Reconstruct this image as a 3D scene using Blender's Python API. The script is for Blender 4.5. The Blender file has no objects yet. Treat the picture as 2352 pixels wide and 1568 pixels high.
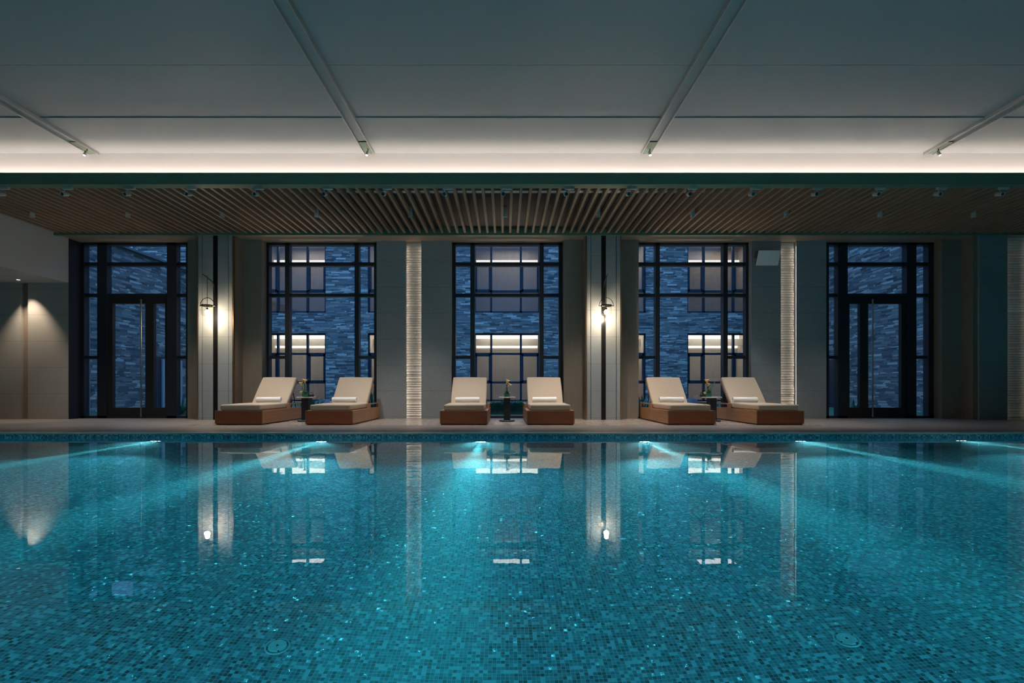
import bpy, bmesh, math, random
from mathutils import Vector, Matrix
R = math.radians
rnd = random.Random(7)
scene = bpy.context.scene
C = scene.collection

# ------------------------------------------------------------------ camera
F = 1176.0                      # focal length in pixels of a 2352 px wide frame
cam_d = bpy.data.cameras.new('camera'); cam = bpy.data.objects.new('camera', cam_d); C.objects.link(cam)
cam.location = (0, 0, 0.70); cam.rotation_euler = (R(90), 0, 0)
cam_d.sensor_width = 36; cam_d.lens = 36 * F / 2352
cam_d.shift_x = 16 / 2352; cam_d.shift_y = 107 / 2352
cam_d.clip_start = 0.05; cam_d.clip_end = 300
scene.camera = cam
# ------------------------------------------------------------------ view and world
vs = scene.view_settings
scene.display_settings.display_device = 'sRGB'
vs.view_transform = 'Standard'; vs.look = 'None'; vs.exposure = 0.0; vs.gamma = 1; vs.use_curve_mapping = False
cy = scene.cycles
cy.max_bounces = 9; cy.diffuse_bounces = 4; cy.glossy_bounces = 4; cy.transmission_bounces = 8
cy.transparent_max_bounces = 12; cy.volume_bounces = 0
cy.sample_clamp_indirect = 40.0; cy.blur_glossy = 1.0
cy.use_denoising = True

w = bpy.data.worlds.new('dusk_sky'); scene.world = w; w.use_nodes = True
nt = w.node_tree; nt.nodes.clear()
_o = nt.nodes.new('ShaderNodeOutputWorld'); _b = nt.nodes.new('ShaderNodeBackground')
_t = nt.nodes.new('ShaderNodeTexCoord'); _s = nt.nodes.new('ShaderNodeSeparateXYZ'); _r = nt.nodes.new('ShaderNodeValToRGB')
nt.links.new(_t.outputs['Generated'], _s.inputs[0]); nt.links.new(_s.outputs['Z'], _r.inputs[0])
_r.color_ramp.elements[0].position = 0.0; _r.color_ramp.elements[0].color = (0.05, 0.12, 0.26, 1)
_r.color_ramp.elements[1].position = 0.8; _r.color_ramp.elements[1].color = (0.46, 1.17, 2.25, 1)
nt.links.new(_r.outputs[0], _b.inputs[0]); _b.inputs[1].default_value = 1.1
nt.links.new(_b.outputs[0], _o.inputs[0])

# ------------------------------------------------------------------ helpers
def link(o): C.objects.link(o); return o
def area(name, loc, rot, sx, sy, power, col, spread=180):
    d = bpy.data.lights.new(name, 'AREA'); d.shape = 'RECTANGLE'; d.size = sx; d.size_y = sy
    d.energy = power; d.color = col; d.spread = R(spread)
    o = bpy.data.objects.new(name, d); o.location = loc; o.rotation_euler = rot; return link(o)
def spot(name, loc, target, power, col, size, blend=0.6, rad=0.02):
    d = bpy.data.lights.new(name, 'SPOT'); d.energy = power; d.color = col; d.spot_size = R(size); d.spot_blend = blend
    d.shadow_soft_size = rad
    o = bpy.data.objects.new(name, d); o.location = loc
    o.rotation_euler = (Vector(target) - Vector(loc)).to_track_quat('-Z', 'Y').to_euler(); return link(o)
def point(name, loc, power, col, rad=0.03):
    d = bpy.data.lights.new(name, 'POINT'); d.energy = power; d.color = col; d.shadow_soft_size = rad
    o = bpy.data.objects.new(name, d); o.location = loc; return link(o)

WARM = (1.0, 0.80, 0.60)
# ---- large lights: the ceiling cove strip
COVE = area('cove_strip_light', (0.3, 8.08, 3.915), (R(180-38), 0, 0), 21.5, 0.05, 104, (1.0, 0.78, 0.67), 150)

def bxf(bm, x0, x1, y0, y1, z0, z1):
    m = Matrix.Translation(((x0+x1)/2, (y0+y1)/2, (z0+z1)/2)) @ Matrix.Diagonal((abs(x1-x0), abs(y1-y0), abs(z1-z0), 1))
    return bmesh.ops.create_cube(bm, size=1, matrix=m)['verts']
def box(*a, bevel=0.0, seg=2):
    bm = bmesh.new()
    boxes = a[0] if isinstance(a[0], list) else (a if isinstance(a[0], tuple) else [a])
    for b in boxes:
        t = bmesh.new(); bxf(t, *b)
        if bevel:
            bmesh.ops.bevel(t, geom=t.edges[:], offset=bevel, segments=seg, affect='EDGES', profile=0.5)
        me = bpy.data.meshes.new('t'); t.to_mesh(me); t.free(); bm.from_mesh(me); bpy.data.meshes.remove(me)
    return bm
def tube(bm, pts, r, n=8, cap=True):
    pts = [Vector(p) for p in pts]; rs = r if isinstance(r, (list, tuple)) else [r]*len(pts)
    rings = []; up = Vector((0.13, 0.27, 1)).normalized()
    for i, p in enumerate(pts):
        d = (pts[min(i+1, len(pts)-1)] - pts[max(i-1, 0)]).normalized()
        a = d.cross(up)
        if a.length < 1e-3: a = d.cross(Vector((1, 0, 0)))
        a.normalize(); b = d.cross(a)
        rings.append([bm.verts.new(p + rs[i]*(math.cos(2*math.pi*k/n)*a + math.sin(2*math.pi*k/n)*b)) for k in range(n)])
    for i in range(len(rings)-1):
        for k in range(n):
            bm.faces.new((rings[i][k], rings[i][(k+1) % n], rings[i+1][(k+1) % n], rings[i+1][k]))
    if cap: bm.faces.new(rings[0][::-1]); bm.faces.new(rings[-1])
    return bm
def lathe(bm, prof, c=(0, 0, 0), n=24, axis=None):
    """prof: list of (r, z); revolved round z at c, or round axis"""
    q = Vector((0, 0, 1)).rotation_difference(Vector(axis).normalized()) if axis else None
    rings = []
    for r, z in prof:
        ring = []
        for k in range(n):
            v = Vector((max(r, 1e-5)*math.cos(2*math.pi*k/n), max(r, 1e-5)*math.sin(2*math.pi*k/n), z))
            if q: v = q @ v
            ring.append(bm.verts.new(v + Vector(c)))
        rings.append(ring)
    for i in range(len(rings)-1):
        for k in range(n):
            bm.faces.new((rings[i][k], rings[i][(k+1) % n], rings[i+1][(k+1) % n], rings[i+1][k]))
    return bm
def build(name, bm, mat, parent=None, smooth=False, loc=None, label=None, kind=None, group=None, cat=None):
    bmesh.ops.recalc_face_normals(bm, faces=bm.faces[:])
    me = bpy.data.meshes.new(name); bm.to_mesh(me); bm.free()
    if mat: me.materials.append(mat)
    if smooth:
        me.polygons.foreach_set('use_smooth', [True]*len(me.polygons))
        try: me.set_sharp_from_angle(angle=R(40))
        except Exception: pass
    o = link(bpy.data.objects.new(name, me))
    if parent: o.parent = parent
    if loc: o.location = loc
    tag(o, label, cat, group, kind)
    return o
def tag(o, label=None, cat=None, group=None, kind=None):
    if label: o['label'] = label
    if cat: o['category'] = cat
    if group: o['group'] = group
    if kind: o['kind'] = kind
    return o
def empty(name, loc, label, cat, group=None, rz=0):
    o = bpy.data.objects.new(name, None); o.location = loc; o.rotation_euler = (0, 0, rz); o.empty_display_size = 0.1
    link(o); return tag(o, label, cat, group)
def kids(o): return [c for c in bpy.data.objects if c.parent == o]
def copy_tree(o, parent=None):
    c = o.copy(); C.objects.link(c); c.parent = parent
    for ch in kids(o): copy_tree(ch, c)
    return c
def struct(name, bm, mat, label, smooth=False, parent=None):
    return build(name, bm, mat, parent=parent, smooth=smooth, label=label, kind='structure')

# ------------------------------------------------------------------ materials
class N:
    def __init__(s, name):
        s.m = bpy.data.materials.new(name); s.m.use_nodes = True; s.t = s.m.node_tree; s.t.nodes.clear()
        s.out = s.n('OutputMaterial')
    def n(s, typ, **kw):
        nd = s.t.nodes.new('ShaderNode' + typ)
        for k, v in kw.items(): setattr(nd, k, v)
        return nd
    def l(s, a, b): s.t.links.new(a, b)
    def set(s, sock, v):
        if hasattr(v, 'is_linked') or hasattr(v, 'links'): s.l(v, sock)
        else: sock.default_value = v
    def math(s, op, a, b=None, c=None):
        nd = s.n('Math', operation=op); s.set(nd.inputs[0], a)
        if b is not None: s.set(nd.inputs[1], b)
        if c is not None: s.set(nd.inputs[2], c)
        return nd.outputs[0]
    def mix(s, f, a, b):
        nd = s.n('Mix', data_type='RGBA'); s.set(nd.inputs[0], f); s.set(nd.inputs[6], a); s.set(nd.inputs[7], b); return nd.outputs[2]
    def ramp(s, f, stops, interp='LINEAR'):
        nd = s.n('ValToRGB'); cr = nd.color_ramp; cr.interpolation = interp
        while len(cr.elements) < len(stops): cr.elements.new(0.5)
        for e, (p, c) in zip(cr.elements, stops): e.position = p; e.color = (*c, 1)
        s.l(f, nd.inputs[0]); return nd.outputs[0]
    def bsdf(s, col, rough=0.5, metal=0.0, spec=0.5, normal=None, **kw):
        b = s.n('BsdfPrincipled')
        s.set(b.inputs['Base Color'], (*col, 1) if isinstance(col, tuple) and len(col) == 3 else col)
        s.set(b.inputs['Roughness'], rough); b.inputs['Metallic'].default_value = metal
        b.inputs['Specular IOR Level'].default_value = spec
        for k, v in kw.items(): s.set(b.inputs[k], v)
        if normal: s.l(normal, b.inputs['Normal'])
        s.l(b.outputs[0], s.out.inputs[0]); return b
    def bump(s, h, strength=0.3, dist=0.01):
        b = s.n('Bump'); b.inputs['Strength'].default_value = strength; b.inputs['Distance'].default_value = dist
        s.l(h, b.inputs['Height']); return b.outputs[0]
    def co(s): return s.n('TexCoord').outputs['Object']
    def xyz(s):
        x = s.n('SeparateXYZ'); s.l(s.co(), x.inputs[0]); return x.outputs
    def noise(s, scale, detail=3, vec=None, rough=0.5, stretch=None):
        nd = s.n('TexNoise'); nd.inputs['Scale'].default_value = scale; nd.inputs['Detail'].default_value = detail
        nd.inputs['Roughness'].default_value = rough
        v = vec or s.co()
        if stretch:
            mp = s.n('Mapping'); mp.inputs['Scale'].default_value = stretch; s.l(v, mp.inputs[0]); v = mp.outputs[0]
        s.l(v, nd.inputs['Vector']); return nd.outputs['Fac']

def plain(name, col, rough=0.5, metal=0.0, spec=0.5):
    m = N(name); m.bsdf(col, rough, metal, spec); return m.m
def emit(name, col, st):
    m = N(name); e = m.n('Emission'); e.inputs[0].default_value = (*col, 1); e.inputs[1].default_value = st
    m.l(e.outputs[0], m.out.inputs[0]); return m.m

def cells(m, ua, va, pu, pv, gw, stagger=False, seed=0.0):
    """returns (random per cell, second random, grout mask 1 inside tile)"""
    x = m.xyz(); u = m.math('DIVIDE', x[ua], pu); v = m.math('DIVIDE', x[va], pv)
    row = m.math('FLOOR', v)
    if stagger:
        wn = m.n('TexWhiteNoise', noise_dimensions='1D'); m.l(row, wn.inputs['W'])
        u = m.math('ADD', u, wn.outputs[0])
    cu = m.math('FLOOR', u)
    fu = m.math('FRACT', u); fv = m.math('FRACT', v)
    du = m.math('MULTIPLY', m.math('MINIMUM', fu, m.math('SUBTRACT', 1.0, fu)), pu)
    dv = m.math('MULTIPLY', m.math('MINIMUM', fv, m.math('SUBTRACT', 1.0, fv)), pv)
    mask = m.math('GREATER_THAN', m.math('MINIMUM', du, dv), gw/2)
    cb = m.n('CombineXYZ'); m.l(cu, cb.inputs[0]); m.l(row, cb.inputs[1]); cb.inputs[2].default_value = seed
    w3 = m.n('TexWhiteNoise', noise_dimensions='3D'); m.l(cb.outputs[0], w3.inputs['Vector'])
    return w3.outputs['Value'], w3.outputs['Color'], mask

def mosaic(name, ua, va, seed, k=1.0):
    m = N(name); val, col, mask = cells(m, ua, va, 0.02, 0.02, 0.0022, seed=seed)
    c = lambda r, g, b: (r*k, g*k, b*k)
    tile = m.ramp(val, [(0, c(.04, .02, .04)), (.08, c(.06, .06, .10)), (.17, c(.07, .17, .25)), (.40, c(.10, .28, .38)),
                        (.64, c(.15, .38, .48)), (.82, c(.34, .72, .82))], 'CONSTANT')
    base = m.mix(mask, (.40*k, .70*k, .78*k, 1), tile)
    # a few bright reflective tesserae
    sc = m.n('SeparateColor'); m.l(col, sc.inputs[0])
    glint = m.math('MULTIPLY', m.math('GREATER_THAN', sc.outputs[1], 0.92), mask)
    rough = m.math('SUBTRACT', 0.45, m.math('MULTIPLY', glint, 0.33))
    # hand-set tesserae tilt a little
    g = m.n('NewGeometry'); nzc = m.n('TexNoise'); nzc.inputs['Scale'].default_value = 150; m.l(m.co(), nzc.inputs['Vector'])
    va = m.n('VectorMath', operation='ADD'); m.l(col, va.inputs[0]); m.l(nzc.outputs['Color'], va.inputs[1])
    vs_ = m.n('VectorMath', operation='SUBTRACT'); m.l(va.outputs[0], vs_.inputs[0]); vs_.inputs[1].default_value = (1, 1, 1)
    vk = m.n('VectorMath', operation='SCALE'); m.l(vs_.outputs[0], vk.inputs[0]); m.l(m.math('MULTIPLY', glint, .7), vk.inputs['Scale'])
    vn = m.n('VectorMath', operation='ADD'); m.l(g.outputs['Normal'], vn.inputs[0]); m.l(vk.outputs[0], vn.inputs[1])
    nn = m.n('VectorMath', operation='NORMALIZE'); m.l(vn.outputs[0], nn.inputs[0])
    m.bsdf(base, rough, 0, 0.8, nn.outputs[0]); return m.m

def ledgestone(name, ua, seed, k=1.0):
    m = N(name)
    val, col, mask = cells(m, ua, 2, 0.42, 0.075, 0.004, stagger=True, seed=seed)
    val2, col2, _ = cells(m, ua, 2, 0.27, 0.0375, 0.004, stagger=True, seed=seed+3)
    sc = m.n('SeparateColor'); m.l(col, sc.inputs[0])
    sel = m.math('GREATER_THAN', sc.outputs[2], 0.45)
    v = m.math('ADD', m.math('MULTIPLY', val, sel), m.math('MULTIPLY', val2, m.math('SUBTRACT', 1.0, sel)))
    nz = m.noise(28, 4)
    v2 = m.math('ADD', v, m.math('MULTIPLY', m.math('SUBTRACT', nz, 0.5), 0.25))
    st = m.ramp(v2, [(0, (.10, .10, .11)), (.2, (.19, .19, .20)), (.45, (.27, .27, .28)), (.68, (.33, .33, .33)), (.85, (.52, .52, .50)), (1, (.85, .83, .78))])
    base = m.mix(mask, (.12, .12, .13, 1), st)
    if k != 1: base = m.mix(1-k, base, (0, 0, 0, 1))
    nm = m.bump(v2, 0.6, 0.02)
    m.bsdf(base, 0.8, 0, 0.3, nm); return m.m

def granite(name, c, joint=True, z0=.64, pitch=.535, k=1.0):
    m = N(name); nz = m.noise(160, 2); n2 = m.noise(3, 3); x = m.xyz()
    a = m.ramp(nz, [(.35, tuple(v*.62*k for v in c)), (.65, tuple(v*1.4*k for v in c))])
    a = m.mix(m.math('MULTIPLY', n2, .35), a, (c[0]*.7, c[1]*.7, c[2]*.72, 1))
    if joint:
        f = m.math('FRACT', m.math('DIVIDE', m.math('SUBTRACT', x[2], z0-10*pitch), pitch))
        a = m.mix(m.math('LESS_THAN', f, .008), a, (c[0]*.4, c[1]*.4, c[2]*.4, 1))
    m.bsdf(a, 0.65, 0, 0.35, m.bump(nz, .15, .002)); return m.m

def woodm(name, c1, c2, stretch, rough=0.4, scale=3.0):
    m = N(name); nz = m.noise(scale, 5, stretch=stretch, rough=.6); n2 = m.noise(1.2, 2)
    a = m.ramp(nz, [(.3, c1), (.7, c2)]); a = m.mix(m.math('MULTIPLY', n2, .3), a, (*c1, 1))
    m.bsdf(a, rough, 0, 0.4); return m.m

M = {}
M['ceiling'] = plain('ceiling_paint', (.325, .365, .36), .55, 0, .3)
M['white'] = plain('white_paint', (.82, .82, .82), .6)
M['bulkhead'] = plain('bulkhead_paint', (.46, .48, .50), .6)
M['fascia'] = plain('fascia_paint', (.12, .19, .135), .55)
M['slat'] = woodm('slat_wood', (.21, .150, .105), (.29, .215, .16), (6, .5, 6), .5)
M['backing'] = woodm('backing_board', (.065, .055, .045), (.095, .08, .066), (6, .6, 6), .7)
M['veneer'] = woodm('veneer_panel', (.22, .178, .14), (.28, .235, .19), (14, 14, .5), .55, 4)
M['soffit'] = woodm('soffit_veneer', (.28, .22, .17), (.34, .28, .22), (.6, 14, 14), .5, 4)
M['granite'] = granite('flamed_granite', (.285, .318, .34))
M['granite_left'] = granite('alcove_granite', (.40, .38, .35), z0=.58)
M['rib'] = granite('ribbed_stone', (.60, .58, .54), joint=False)
M['bronze'] = plain('bronze_trim', (.42, .27, .16), .3, .9)
M['black_metal'] = plain('black_metal', (.02, .02, .022), .22, .3)
M['dark_frame'] = plain('dark_window_frame', (.022, .028, .042), .4, .2)
M['black'] = plain('matte_black', (.015, .015, .017), .5)
M['alu'] = plain('painted_channel', (.42, .42, .41), .35, .3)
M['spot_body'] = plain('grey_spotlight_body', (.52, .53, .52), .45, .1)
M['lens'] = plain('lens_glass', (.02, .06, .10), .08, 0, .9)
M['steel'] = plain('steel', (.5, .5, .5), .3, 1)
M['deck'] = None
def deckmat():
    m = N('deck_stone'); nz = m.noise(4, 5, stretch=(.6, 3, 1)); n2 = m.noise(60, 2)
    a = m.ramp(nz, [(.3, (.235, .215, .195)), (.7, (.29, .265, .24))]); a = m.mix(m.math('MULTIPLY', n2, .25), a, (.17, .16, .15, 1))
    x = m.xyz(); f = m.math('FRACT', m.math('DIVIDE', m.math('ADD', x[0], 20.3), 1.2))
    a = m.mix(m.math('LESS_THAN', f, .004), a, (.10, .10, .10, 1))
    m.bsdf(a, 0.42, 0, .45); return m.m
M['deck'] = deckmat()
def inlay():
    m = N('inlay_stone'); nz = m.noise(22, 6, stretch=(1, 1.6, 1), rough=.7)
    a = m.ramp(nz, [(.32, (.20, .165, .14)), (.5, (.36, .31, .27)), (.66, (.55, .49, .43))])
    m.bsdf(a, 0.22, 0, .5); return m.m
M['inlay'] = inlay()
def coping():
    m = N('coping_stone'); nz = m.noise(9, 5, stretch=(.8, 2.5, 2.5)); a = m.ramp(nz, [(.3, (.58, .48, .42)), (.7, (.85, .76, .69))])
    m.bsdf(a, .35, 0, .5); return m.m
M['coping'] = coping()
M['floor_mosaic'] = mosaic('floor_mosaic', 0, 1, 0.0)
M['wall_mosaic'] = mosaic('wall_mosaic', 0, 2, 5.0, .85)
M['end_mosaic'] = mosaic('end_mosaic', 1, 2, 9.0)
M['ledge_x'] = ledgestone('ledgestone_facade', 0, 1)
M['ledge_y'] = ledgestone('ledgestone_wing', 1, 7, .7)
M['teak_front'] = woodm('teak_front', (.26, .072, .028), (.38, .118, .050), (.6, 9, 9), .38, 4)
M['teak'] = woodm('teak', (.30, .145, .07), (.42, .22, .115), (9, .6, 9), .38, 4)
M['teak_dark'] = plain('teak_dark', (.07, .03, .018), .5)
def fabric(name, c):
    m = N(name); nz = m.noise(350, 2); n2 = m.noise(5, 3)
    a = m.ramp(nz, [(.3, tuple(v*.9 for v in c)), (.7, tuple(min(1, v*1.06) for v in c))])
    m.bsdf(a, .9, 0, .15, m.bump(m.math('ADD', m.math('MULTIPLY', nz, .3), n2), .25, .01)); return m.m
M['fabric'] = fabric('cream_fabric', (.51, .425, .34))
M['towel'] = fabric('white_towel', (.86, .86, .86))
M['marble'] = None
mm = N('table_marble'); nz = mm.noise(18, 5); mm.bsdf(mm.ramp(nz, [(.35, (.30, .27, .25)), (.6, (.62, .58, .55))]), .2); M['marble'] = mm.m
M['table_metal'] = plain('table_metal', (.035, .045, .055), .35, .4)
M['leaf'] = plain('leaf_green', (.08, .20, .055), .5)
M['fern'] = plain('fern_green', (.09, .24, .07), .6)
M['lily'] = plain('lily_petal', (.90, .58, .16), .45)
M['hydrangea'] = plain('pale_green_petal', (.50, .55, .22), .6)
mm = N('green_glass'); b = mm.bsdf((.035, .12, .10), .06, 0, .7); M['vase'] = mm.m
M['curtain'] = woodm('curtain_beige', (.40, .34, .27), (.52, .45, .37), (22, 22, .3), .8, 3)
M['valance'] = plain('valance_beige', (.50, .45, .36), .8)
M['bframe'] = plain('facade_window_frame', (.025, .04, .065), .45, .2)
M['hedge'] = None
mm = N('hedge_leaf'); mm.bsdf(mm.ramp(mm.noise(30, 2), [(.3, (.05, .15, .10)), (.7, (.12, .32, .20))]), .7); M['hedge'] = mm.m
mm = N('lawn_green'); mm.bsdf(mm.ramp(mm.noise(40, 3), [(.3, (.03, .09, .05)), (.7, (.07, .17, .09))]), .9); M['lawn'] = mm.m
M['roof'] = plain('roof_slate', (.16, .17, .19), .7)
M['rock'] = granite('garden_rock', (.10, .11, .13), joint=False)
M['panel_face'] = None
mm = N('perforated_panel'); v_, c_, k_ = cells(mm, 0, 2, .022, .022, .011); mm.bsdf(mm.mix(k_, (.85, .86, .87, 1), (.60, .61, .62, 1)), .5, .1); M['panel_face'] = mm.m
M['drain'] = plain('white_plastic', (.55, .80, .84), .4)

def glassmat(name, tint, refl=1.0, rough=0.0):
    m = N(name); tr = m.n('BsdfTransparent'); tr.inputs[0].default_value = (*tint, 1)
    gl = m.n('BsdfGlossy'); gl.inputs['Roughness'].default_value = rough; gl.inputs[0].default_value = (.9, .95, 1, 1)
    lw = m.n('LayerWeight'); lw.inputs['Blend'].default_value = .5
    f = m.math('MULTIPLY', m.math('MULTIPLY_ADD', m.math('POWER', lw.outputs['Facing'], 5.0), .96, .04), refl)
    f = m.math('MINIMUM', f, 1.0)
    mx = m.n('MixShader'); m.l(f, mx.inputs[0]); m.l(tr.outputs[0], mx.inputs[1]); m.l(gl.outputs[0], mx.inputs[2])
    m.l(mx.outputs[0], m.out.inputs[0]); return m.m
M['pane'] = glassmat('window_glass', (.78, .82, .87), 1.0)
M['bpane'] = glassmat('facade_glass', (.84, .88, .92), 1.5)
M['jar'] = glassmat('jar_glass', (.96, .95, .92), 1.0)
M['bulb'] = emit('bulb_glow', (1.0, .78, .50), 60)
M['led'] = emit('led_strip', (1.0, .80, .63), 11)
M['led_dim'] = emit('led_strip_dim', (1.0, .82, .66), 3)
M['led_room'] = emit('room_cove_light', (1.0, .80, .56), 4.5)
M['led_room2'] = emit('upper_room_cove_light', (1.0, .78, .60), 2.6)
M['lamp_lens'] = emit('lamp_lens', (1.0, .9, .75), 4)
M['pool_lens'] = emit('pool_lens', (.75, .97, 1.0), 18)

def watermat():
    m = N('pool_water'); g = m.n('BsdfGlass'); g.inputs['Roughness'].default_value = 0.0; g.inputs['IOR'].default_value = 1.333
    nz = m.noise(1.6, 2); nz2 = m.noise(9, 2)
    h = m.math('ADD', nz, m.math('MULTIPLY', nz2, .10))
    m.l(m.bump(h, .06, .012), g.inputs['Normal'])
    m.l(g.outputs[0], m.out.inputs['Surface'])
    ab = m.n('VolumeAbsorption'); ab.inputs['Color'].default_value = (.66, .94, .965, 1); ab.inputs['Density'].default_value = 1.0
    scn = m.n('VolumeScatter'); scn.inputs['Color'].default_value = (.6, .95, 1, 1); scn.inputs['Density'].default_value = .10
    scn.inputs['Anisotropy'].default_value = .62
    ad = m.n('AddShader'); m.l(ab.outputs[0], ad.inputs[0]); m.l(scn.outputs[0], ad.inputs[1])
    m.l(ad.outputs[0], m.out.inputs['Volume']); return m.m
M['water'] = watermat()

# ================================================================== POOL
PX0, PX1, PY0, PY1, PD = -9.6, 9.6, -1.0, 7.22, -1.25
basin = empty('pool_basin', (0, 0, 0), 'swimming pool basin lined with blue glass mosaic', None); basin['kind'] = 'structure'
build('mosaic_floor', box(PX0-.2, PX1+.2, PY0-.2, PY1+.2, PD-.2, PD), M['floor_mosaic'], basin)
build('mosaic_side', box(PX0-.2, PX1+.2, PY1, PY1+.2, PD, .05), M['wall_mosaic'], basin, label='side with dark waterline band of mosaic')
build('mosaic_side', box(PX0-.2, PX1+.2, PY0-.2, PY0, PD, .05), M['wall_mosaic'], basin)
build('mosaic_side', box(PX0-.2, PX0, PY0, PY1, PD, .05), M['end_mosaic'], basin)
build('mosaic_side', box(PX1, PX1+.2, PY0, PY1, PD, .05), M['end_mosaic'], basin)
build('pool_water', box(PX0-.002, PX1+.002, PY0-.002, PY1+.002, PD-.002, 0), M['water'], label='calm clear turquoise water filling the mosaic pool', cat='water', kind='stuff')

# pool lights in the far wall
def pool_light(x, label, y=PY1, sgn=-1, lit=True):
    e = empty('pool_light', (x, y, -.47), label, 'pool light', 'underwater lights')
    build('housing', box((-.085, .085, sgn*.028 if sgn < 0 else 0, 0 if sgn < 0 else .028, -.032, .032), bevel=.008), M['steel'], e)
    for k in (-1, 0, 1):
        bm = bmesh.new(); lathe(bm, [(0, 0), (.018, .001), (.021, -.006)], (k*.05, sgn*.030, 0), 16, axis=(0, sgn, 0))
        build('lens', bm, M['pool_lens'], e, smooth=True)
    return e
PLX = [-7.15, -4.91, -2.58, -.34, 1.96, 4.15, 6.41, 8.65]
nm = ['beyond', 'below the double door beside the alcove', 'in front of the loungers beside the first lantern',
      'below the middle lounger pair', 'past the second hanging lantern', 'below the tilted wall panel', 'below the dark end of the room', 'end']
for i, x in enumerate(PLX):
    if 0 < i < 7:
        pool_light(x, 'bright cyan underwater light ' + nm[i])
    spot('pool_spot', (x, PY1-.05, -.47), (x, 0, -.72), 230, (.36, .90, 1.0), 100, .9, .02)
    spot('pool_beam', (x, PY1-.06, -.47), (x, 0, -.50), 6500, (.30, .95, 1.0), 10, .9, .015)
for x in (-7.5, -4.5, -1.5, 1.5, 4.5, 7.5):  # added underwater fill along the near wall, light only, no fittings
    spot('pool_spot', (x, PY0+.05, -.47), (x, 6, -.95), 170, (.36, .88, 1.0), 110, .9, .03)
    if abs(x) < 9:
        pass

# ---- drains in the pool floor
def drain(x, y, label):
    e = empty('pool_floor_drain', (x, y, PD), label, 'drain', 'round fittings in the pool floor'); e.scale = (.82, .82, .82)
    bm = bmesh.new(); lathe(bm, [(0, .012), (.050, .012), (.052, .009), (.052, 0)], n=40); build('cover', bm, M['drain'], e, smooth=True)
    bm = bmesh.new(); lathe(bm, [(.060, 0), (.060, .006), (.068, .009), (.070, 0)], n=40); build('rim', bm, M['drain'], e, smooth=True)
    bm = bmesh.new(); lathe(bm, [(0, .0135), (.007, .0135), (.007, .012)], n=16); build('screw', bm, M['black_metal'], e)
    for k in range(4):
        a = k*math.pi/2 + .5; bm = bmesh.new(); lathe(bm, [(0, .0145), (.005, .0145), (.005, .010)], (.054*math.cos(a), .054*math.sin(a), 0), 12)
        build('fixing_screw', bm, M['black_metal'], e)
drain(-1.09, 2.451, 'round white pool floor fitting on the side of the lit alcove')
drain(1.622, 2.431, 'round white pool floor fitting on the side of the tilted panel')

# ================================================================== FLOOR / DECK
DZ = .07
struct('floor', box([(-14, 14, PY1+.21, 11.0, -.3, DZ), (-14, PX0-.2, -6, PY1+.22, -.3, DZ), (PX1+.2, 14, -6, PY1+.22, -.3, DZ), (PX0-.2, PX1+.2, -6, PY0-.2, -.3, DZ)]),
       M['deck'], 'grey-brown stone pool deck')
struct('trim_1', box(PX0-.2, PX1+.2, PY1, PY1+.2, .05, DZ, bevel=.006), M['coping'], 'pale pinkish stone coping along the pool edge')
struct('trim_5', box(PX0-.2, PX1+.2, PY1+.2, PY1+.235, .0, DZ+.0015), M['black'], 'dark drainage slot behind the coping')
INL = [(-5.35, -.52), (.60, 5.35)]
struct('floor_inlay', box([(a, b, 8.62, 10.5, DZ-.01, DZ+.002) for a, b in INL] + [(-.27, .36, 8.75, 10.1, DZ-.01, DZ+.002)]), M['inlay'], 'mottled polished stone inlay under the loungers')

# ================================================================== BACK WALL
ZS = 3.74
def grooved_pilaster(x0, x1, nm_, label):
    xc = (x0+x1)/2; yf = 10.15
    e = empty(nm_, (0, 0, 0), label, 'pilaster', 'stone pilasters carrying the lanterns'); e['kind'] = 'structure'
    build('core', box(x0, x1, yf+.05, 10.72, DZ, ZS), M['veneer'], e)
    s = .045; g = .012
    build('stone_panel', box(xc+s, x1-.105, yf, yf+.05, DZ, ZS), M['granite'], e)
    build('stone_panel', box(x0+.105, xc-s, yf, yf+.05, DZ, ZS), M['granite'], e)
    build('edge_strip', box((x0+.025, x0+.105-g, yf-.006, yf+.05, DZ, ZS)), M['granite'], e)
    build('edge_strip', box((x1-.105+g, x1-.025, yf-.006, yf+.05, DZ, ZS)), M['granite'], e)
    build('metal_trim', box((x0, x0+.022, yf-.004, yf+.05, DZ, ZS)), M['bronze'], e)
    build('metal_trim', box((x1-.022, x1, yf-.004, yf+.05, DZ, ZS)), M['bronze'], e)
    build('metal_channel', box([(xc-s, xc+s, yf+.012, yf+.05, DZ, ZS), (xc-s, xc-s+.008, yf-.004, yf+.03, DZ, ZS), (xc+s-.008, xc+s, yf-.004, yf+.03, DZ, ZS), (xc-.004, xc+.004, yf+.0, yf+.02, DZ, 2.0)]), M['black_metal'], e)
    return e
grooved_pilaster(-6.10, -5.38, 'column_1', 'grey stone pilaster with black centre channel beside the lit alcove')
grooved_pilaster(1.60, 2.305, 'column_2', 'grey stone pilaster with black centre channel between the middle and panel-side loungers')
# veneer returns
struct('wall_back', box([(-6.51, -6.10, 10.5, 10.9, DZ, ZS), (-5.38, -4.985, 10.5, 10.9, DZ, ZS), (1.205, 1.60, 10.5, 10.9, DZ, ZS), (2.305, 2.741, 10.5, 10.9, DZ, ZS), (8.96, 9.36, 10.5, 10.9, DZ, ZS), (9.36, 9.45, 10.24, 10.9, DZ, ZS)]),
       M['veneer'], 'beige vertical-grain veneer wall panels')
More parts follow.
